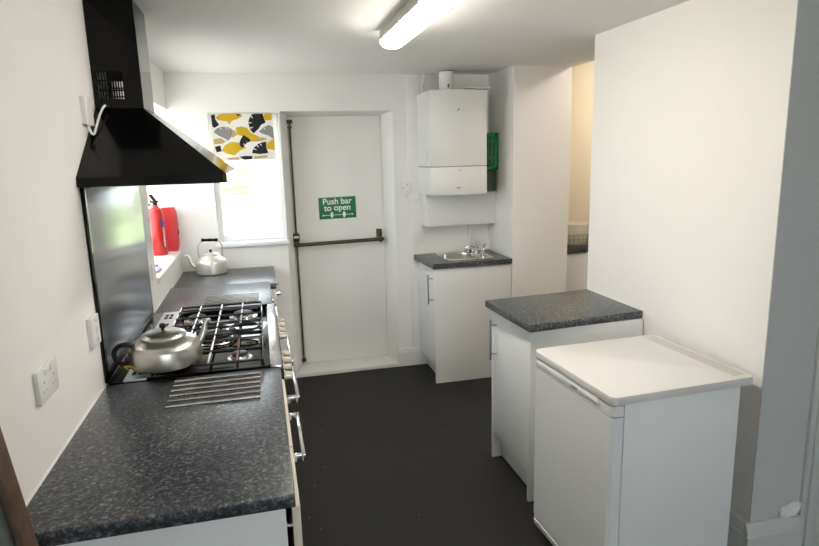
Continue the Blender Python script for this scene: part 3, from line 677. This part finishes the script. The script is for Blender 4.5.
# kettles -----------------------------------------------------------------
kx, ky, kz = .197, 2.27, .9492
t = thing('kettle', (kx, ky, kz), 'large dull aluminium kettle with black side loop handle on the hob', 'kettle', 'aluminium kettles')
R = .127
kb = MB().lathe([(0, 0), (R*.93, 0), (R*.98, .006), (R, .02), (R*1.0, .064), (R*.975, .074), (R*.84, .088), (R*.66, .098), (R*.60, .101), (R*.59, .103), (0, .103)], (kx, ky, kz), 48)
link('body', kb, 'alu', t)
ld = link('lid', MB().lathe([(R*.62, .101), (R*.635, .106), (R*.60, .112), (R*.46, .120), (R*.2, .125), (0, .126)], (kx, ky, kz), 40), 'alu', t)
link('lid_knob', MB().lathe([(0, 0), (.006, 0), (.006, .006), (.011, .009), (.011, .020), (.007, .024), (0, .024)], (kx, ky, kz+.1255), 18), 'blackplastic', ld)
sa = .35
link('spout', MB().tube(smooth_path([(kx+R*.86*cos(sa), ky+R*.86*sin(sa), kz+.045), (kx+.128*cos(sa), ky+.128*sin(sa), kz+.062), (kx+.146*cos(sa), ky+.146*sin(sa), kz+.095), (kx+.152*cos(sa), ky+.152*sin(sa), kz+.122), (kx+.163*cos(sa), ky+.163*sin(sa), kz+.135)]),
     [.017-.008*min(1, k/16) for k in range(25)], 12), 'alu', t)
hp = [(kx-.098, ky-.04, kz+.084), (kx-.118, ky-.05, kz+.096), (kx-.146, ky-.05, kz+.090), (kx-.161, ky-.05, kz+.066), (kx-.153, ky-.05, kz+.038), (kx-.132, ky-.05, kz+.026), (kx-.113, ky-.05, kz+.034)]
link('handle', MB().tube(smooth_path(hp), .0088, 10), 'blackplastic', t)
link('cord_tie', MB().tube(smooth_path([(kx-.145, ky-.04, kz+.028), (kx-.125, ky-.055, kz+.018), (kx-.10, ky-.075, kz+.018), (kx-.085, ky-.094, kz+.014)]), .0035, 7).tube(smooth_path([(kx-.14, ky-.045, kz+.03), (kx-.13, ky-.05, kz+.012), (kx-.118, ky-.055, kz+.004)]), .003, 7), 'tie', t)
kx, ky, kz = .214, 4.385, .8935
t = thing('kettle', (kx, ky, kz), 'pale aluminium kettle with raised black bail handle in the far corner', 'kettle', 'aluminium kettles')
R = .108
link('body', MB().lathe([(0, 0), (R*.94, 0), (R*1.0, .008), (R*1.0, .078), (R*.97, .092), (R*.84, .108), (R*.62, .124), (R*.55, .130), (0, .131)], (kx, ky, kz), 44), 'alu2', t)
ld = link('lid', MB().lathe([(R*.54, .131), (R*.54, .137), (R*.46, .145), (R*.15, .153), (0, .153)], (kx, ky, kz), 36), 'alu2', t)
link('lid_knob', MB().lathe([(0, 0), (.007, 0), (.009, .014), (.005, .018), (0, .018)], (kx, ky, kz+.1525), 14), 'blackplastic', ld)
link('spout', MB().tube(smooth_path([(kx-.09, ky-.01, kz+.05), (kx-.118, ky-.012, kz+.062), (kx-.135, ky-.014, kz+.09), (kx-.145, ky-.015, kz+.125), (kx-.158, ky-.016, kz+.14), (kx-.168, ky-.016, kz+.138)]), [.018-.0105*min(1, k/24) for k in range(31)], 12), 'alu2', t)
bh = link('bail', MB().tube(smooth_path([(kx-.075, ky, kz+.105), (kx-.083, ky, kz+.16), (kx-.078, ky, kz+.205), (kx-.05, ky, kz+.232), (kx, ky, kz+.238), (kx+.05, ky, kz+.232), (kx+.076, ky, kz+.205), (kx+.08, ky, kz+.16), (kx+.075, ky, kz+.105)]), .0055, 10), 'alu', t)
link('grip', MB().lathe([(0, -.056), (.011, -.056), (.012, -.045), (.0095, -.02), (.0115, 0), (.0095, .02), (.012, .045), (.011, .056), (0, .056)], (kx, ky, kz+.237), 16, (1, 0, -.04)), 'blackplastic', bh)
link('rivet', MB().lathe([(0, 0), (.006, 0), (.004, .003), (0, .003)], (kx+.008, ky-R*.965, kz+.083), 12, (0, -1, 0)), 'bronze', t)

# things on the window sill ------------------------------------------------
ex, ey, ez = -.105, 4.30, Z0+.0005
t = thing('fire_extinguisher', (ex, ey, ez), 'red fire extinguisher standing on the left window sill', 'fire extinguisher')
R = .052
cyl_ = link('cylinder', MB().lathe([(0, 0), (R*.92, 0), (R, .006), (R, .27), (R*.93, .292), (R*.7, .31), (R*.36, .32), (R*.34, .335), (0, .335)], (ex, ey, ez), 32), 'red', t)
def band(mb, a0, a1, z0, z1, r):
    n = 6; P = [(ex+r*cos(a0+(a1-a0)*k/n), ey+r*sin(a0+(a1-a0)*k/n)) for k in range(n+1)]
    for k in range(n): mb.face([(P[k][0], P[k][1], z0), (P[k+1][0], P[k+1][1], z0), (P[k+1][0], P[k+1][1], z1), (P[k][0], P[k][1], z1)])
a0 = radians(-42)
lb_ = MB(); band(lb_, a0-.30, a0+.34, .20+ez, .228+ez, R+.0006); link('pictogram', lb_, 'blue', cyl_)
lb_ = MB()
for k in range(11):
    z = .055+k*.0125; w = (.10, .16, .13, .18, .12)[k % 5]; band(lb_, a0-.02-w/2+.06, a0+.06+w/2+.06, ez+z, ez+z+.0085, R+.0006)
link('lettering', lb_, 'white', cyl_)
vz = ez+.335
v = link('valve', MB().lathe([(0, 0), (.014, 0), (.016, .01), (.012, .028), (0, .03)], (ex, ey, vz), 16).box(ex-.030, ex+.024, ey-.010, ey+.010, vz+.016, vz+.028, .003), 'blackplastic', t)
link('lever', MB().hull([(ex-.008, ey-.008, vz+.026), (ex+.014, ey-.008, vz+.026), (ex+.014, ey+.008, vz+.026), (ex-.008, ey+.008, vz+.026)], [(ex-.034, ey-.008, vz+.068), (ex-.014, ey-.008, vz+.072), (ex-.014, ey+.008, vz+.072), (ex-.034, ey+.008, vz+.068)]), 'blackplastic', v)
link('safety_pin', MB().tube(smooth_path([(ex-.02, ey-.012, vz+.03), (ex-.042, ey-.016, vz+.05), (ex-.046, ey-.016, vz+.064), (ex-.034, ey-.014, vz+.066)]), .0028, 7), 'red', v)
link('hose', MB().tube(smooth_path([(ex-.026, ey-.004, vz+.006), (ex-.052, ey-.01, vz-.006), (ex-.060, ey-.015, vz-.05), (ex-.056, ey-.018, vz-.10)]), .006, 8), 'blackplastic', t)
bgm = MB(); bmesh.ops.create_cube(bgm.b, size=1); bmesh.ops.subdivide_edges(bgm.b, edges=bgm.b.edges[:], cuts=7, use_grid_fill=True)
for v in bgm.b.verts:
    q = v.co.copy(); e = (1-(2*q.z)**4*.25); 
    v.co = Vector((-.047+q.x*.105*e*(1-.12*(2*q.y)**2)+.004*sin(q.z*17+q.y*9), 4.455+q.y*.075*e+.004*sin(q.z*23+q.x*11), ez+.1525+q.z*.305+(.006*sin(q.x*25) if q.z > .4 else 0)))
t = thing('red_pouch', (-.047, 4.455, ez), 'crinkled red vinyl pouch standing right behind the fire extinguisher', 'pouch')
link('bag', bgm, 'redbag', t)
link('zip_tag', MB().tube(smooth_path([(.004, 4.425, ez+.15), (.012, 4.42, ez+.142), (.010, 4.42, ez+.125), (.003, 4.425, ez+.118)]), .0028, 6), 'blackplastic', t)
cl = MB(); bmesh.ops.create_icosphere(cl.b, subdivisions=3, radius=1)
for v in cl.b.verts:
    q = v.co.copy(); v.co = Vector((-.035+q.x*.03, 3.64+q.y*.09, Z0+.0105+max(q.z, -.8)*.012*(1+.3*sin(q.x*7+q.y*6))))
cl.mi = 1; cl.box(-.05, -.03, 3.66, 3.72, Z0+.018, Z0+.028, .003)
solid('folded_cloth', cl, ['lilac', 'purple'], 'small crumpled lilac and purple cloth at the near end of the sill', 'cloth', origin=(-.035, 3.64, Z0+.001))

# leaning framed board in the near left corner ------------------------------
t = thing('framed_board', (.222, .75, 0.005), 'worn brown wooden framed board leaning on the left wall before the worktop', 'board')
px = .222
link('frame', MB().box(px-.032, px, 1.150, 1.20, .005, 1.55, .004).box(px-.032, px, .30, .35, .005, 1.55, .004).box(px-.032, px, .351, 1.149, .005, .055, .004).box(px-.032, px, .351, 1.149, 1.5, 1.55, .004), 'wood', t)
link('panel', MB().box(px-.022, px-.014, .349, 1.151, .05, 1.505), 'pane', t)
t.rotation_euler = (0, -math.atan(.122), 0)

# ================================================================== CEILING BATTENS
def batten(loc, label):
    x, y, z = loc
    t = thing('fluorescent_batten', loc, label, 'ceiling light', 'fluorescent battens')
    link('base_tray', MB().prism([(x-.050, z-.0005), (x-.060, z-.040), (x-.060, z-.054), (x+.060, z-.054), (x+.060, z-.040), (x+.050, z-.0005)], y-.745, y+.745, axis='y', bev=.003), 'greytray', t)
    P = [(x-.059, z-.055), (x-.057, z-.066), (x-.042, z-.082), (x-.020, z-.089), (x+.020, z-.089), (x+.042, z-.082), (x+.057, z-.066), (x+.059, z-.055)]
    link('diffuser', MB().prism(P, y-.735, y+.735, axis='y', bev=.006), 'lamp', t)
    for k in range(5):
        for sx in (-1, 1): link('clip', MB().box(x+sx*.063-.004, x+sx*.063+.004, y-.62+k*.31-.010, y-.62+k*.31+.010, z-.066, z-.046, .002), 'greytray', t)
    return t
X['greytray'] = mat('grey_tray_plastic', (.50, .49, .47, 1), .5)
b0 = batten((1.243, 2.225, HC), 'lit white fluorescent batten on the ceiling in the middle of the kitchen')
# ================================================================== SCULLERY THROUGH THE OPENING
t = worktop('worktop', [(2.905, 4.27), (3.45, 4.27), (3.45, 5.0), (2.905, 5.0)], T+.018, .052, 'dark worktop seen through the opening on the right, under the white basin')
t = thing('cabinet', (3.09, 4.6, 0), 'pale cupboard below the worktop in the room beyond the opening', 'cabinet')
link('body', MB().box(2.91, 3.44, 4.31, 4.99, .1, T-.036, .002), 'cab', t); link('door', MB().box(2.91, 3.44, 4.29, 4.3095, .1, T-.04, .002), 'cab', t); link('kickboard', MB().box(2.92, 3.43, 4.35, 4.37, 0, .099), 'cab', t)
t = thing('washing_up_basin', (3.07, 4.47, T+.018), 'round ivory basin on the dark worktop in the room beyond the opening', 'basin')
link('bowl', MB().lathe([(0, .006), (.10, .006), (.115, .02), (.135, .12), (.146, .166), (.150, .166), (.139, .118), (.122, .018), (.11, 0.0005), (0, 0.0005)], (3.07, 4.47, T+.018), 40), 'basin', t)
rk = MB()
for k in range(26):
    a = 2*pi*k/26; rk.box(3.07+.150*cos(a)-.002, 3.07+.150*cos(a)+.002, 4.47+.150*sin(a)-.002, 4.47+.150*sin(a)+.002, T+.021, T+.103)
for z in (.006, .045, .083): rk.tube([(3.07+.150*cos(k*pi/20), 4.47+.150*sin(k*pi/20), T+.018+z) for k in range(40)], .0028, 6, True)
link('wire_basket', rk, 'satin', t)
t = thing('globe_lamp', (3.15, 5.1, 2.58), 'warm globe ceiling lamp hidden in the room beyond the opening', 'lamp')
link('rose', MB().lathe([(0, 0), (.05, 0), (.05, -.02), (.02, -.04), (0, -.04)], (3.15, 5.1, 2.5795), 24), 'plastic', t)
gm = MB(); bmesh.ops.create_uvsphere(gm.b, u_segments=24, v_segments=12, radius=.08); bmesh.ops.translate(gm.b, verts=gm.b.verts, vec=(3.15, 5.1, 2.45)); link('globe', gm, 'bulb', t)

copy_thing(t, (3.15, 3.2, 2.58), 'added unseen warm globe lamp beyond the opening, lighting the column face')  # extra lamp out of view, added to brighten the column face
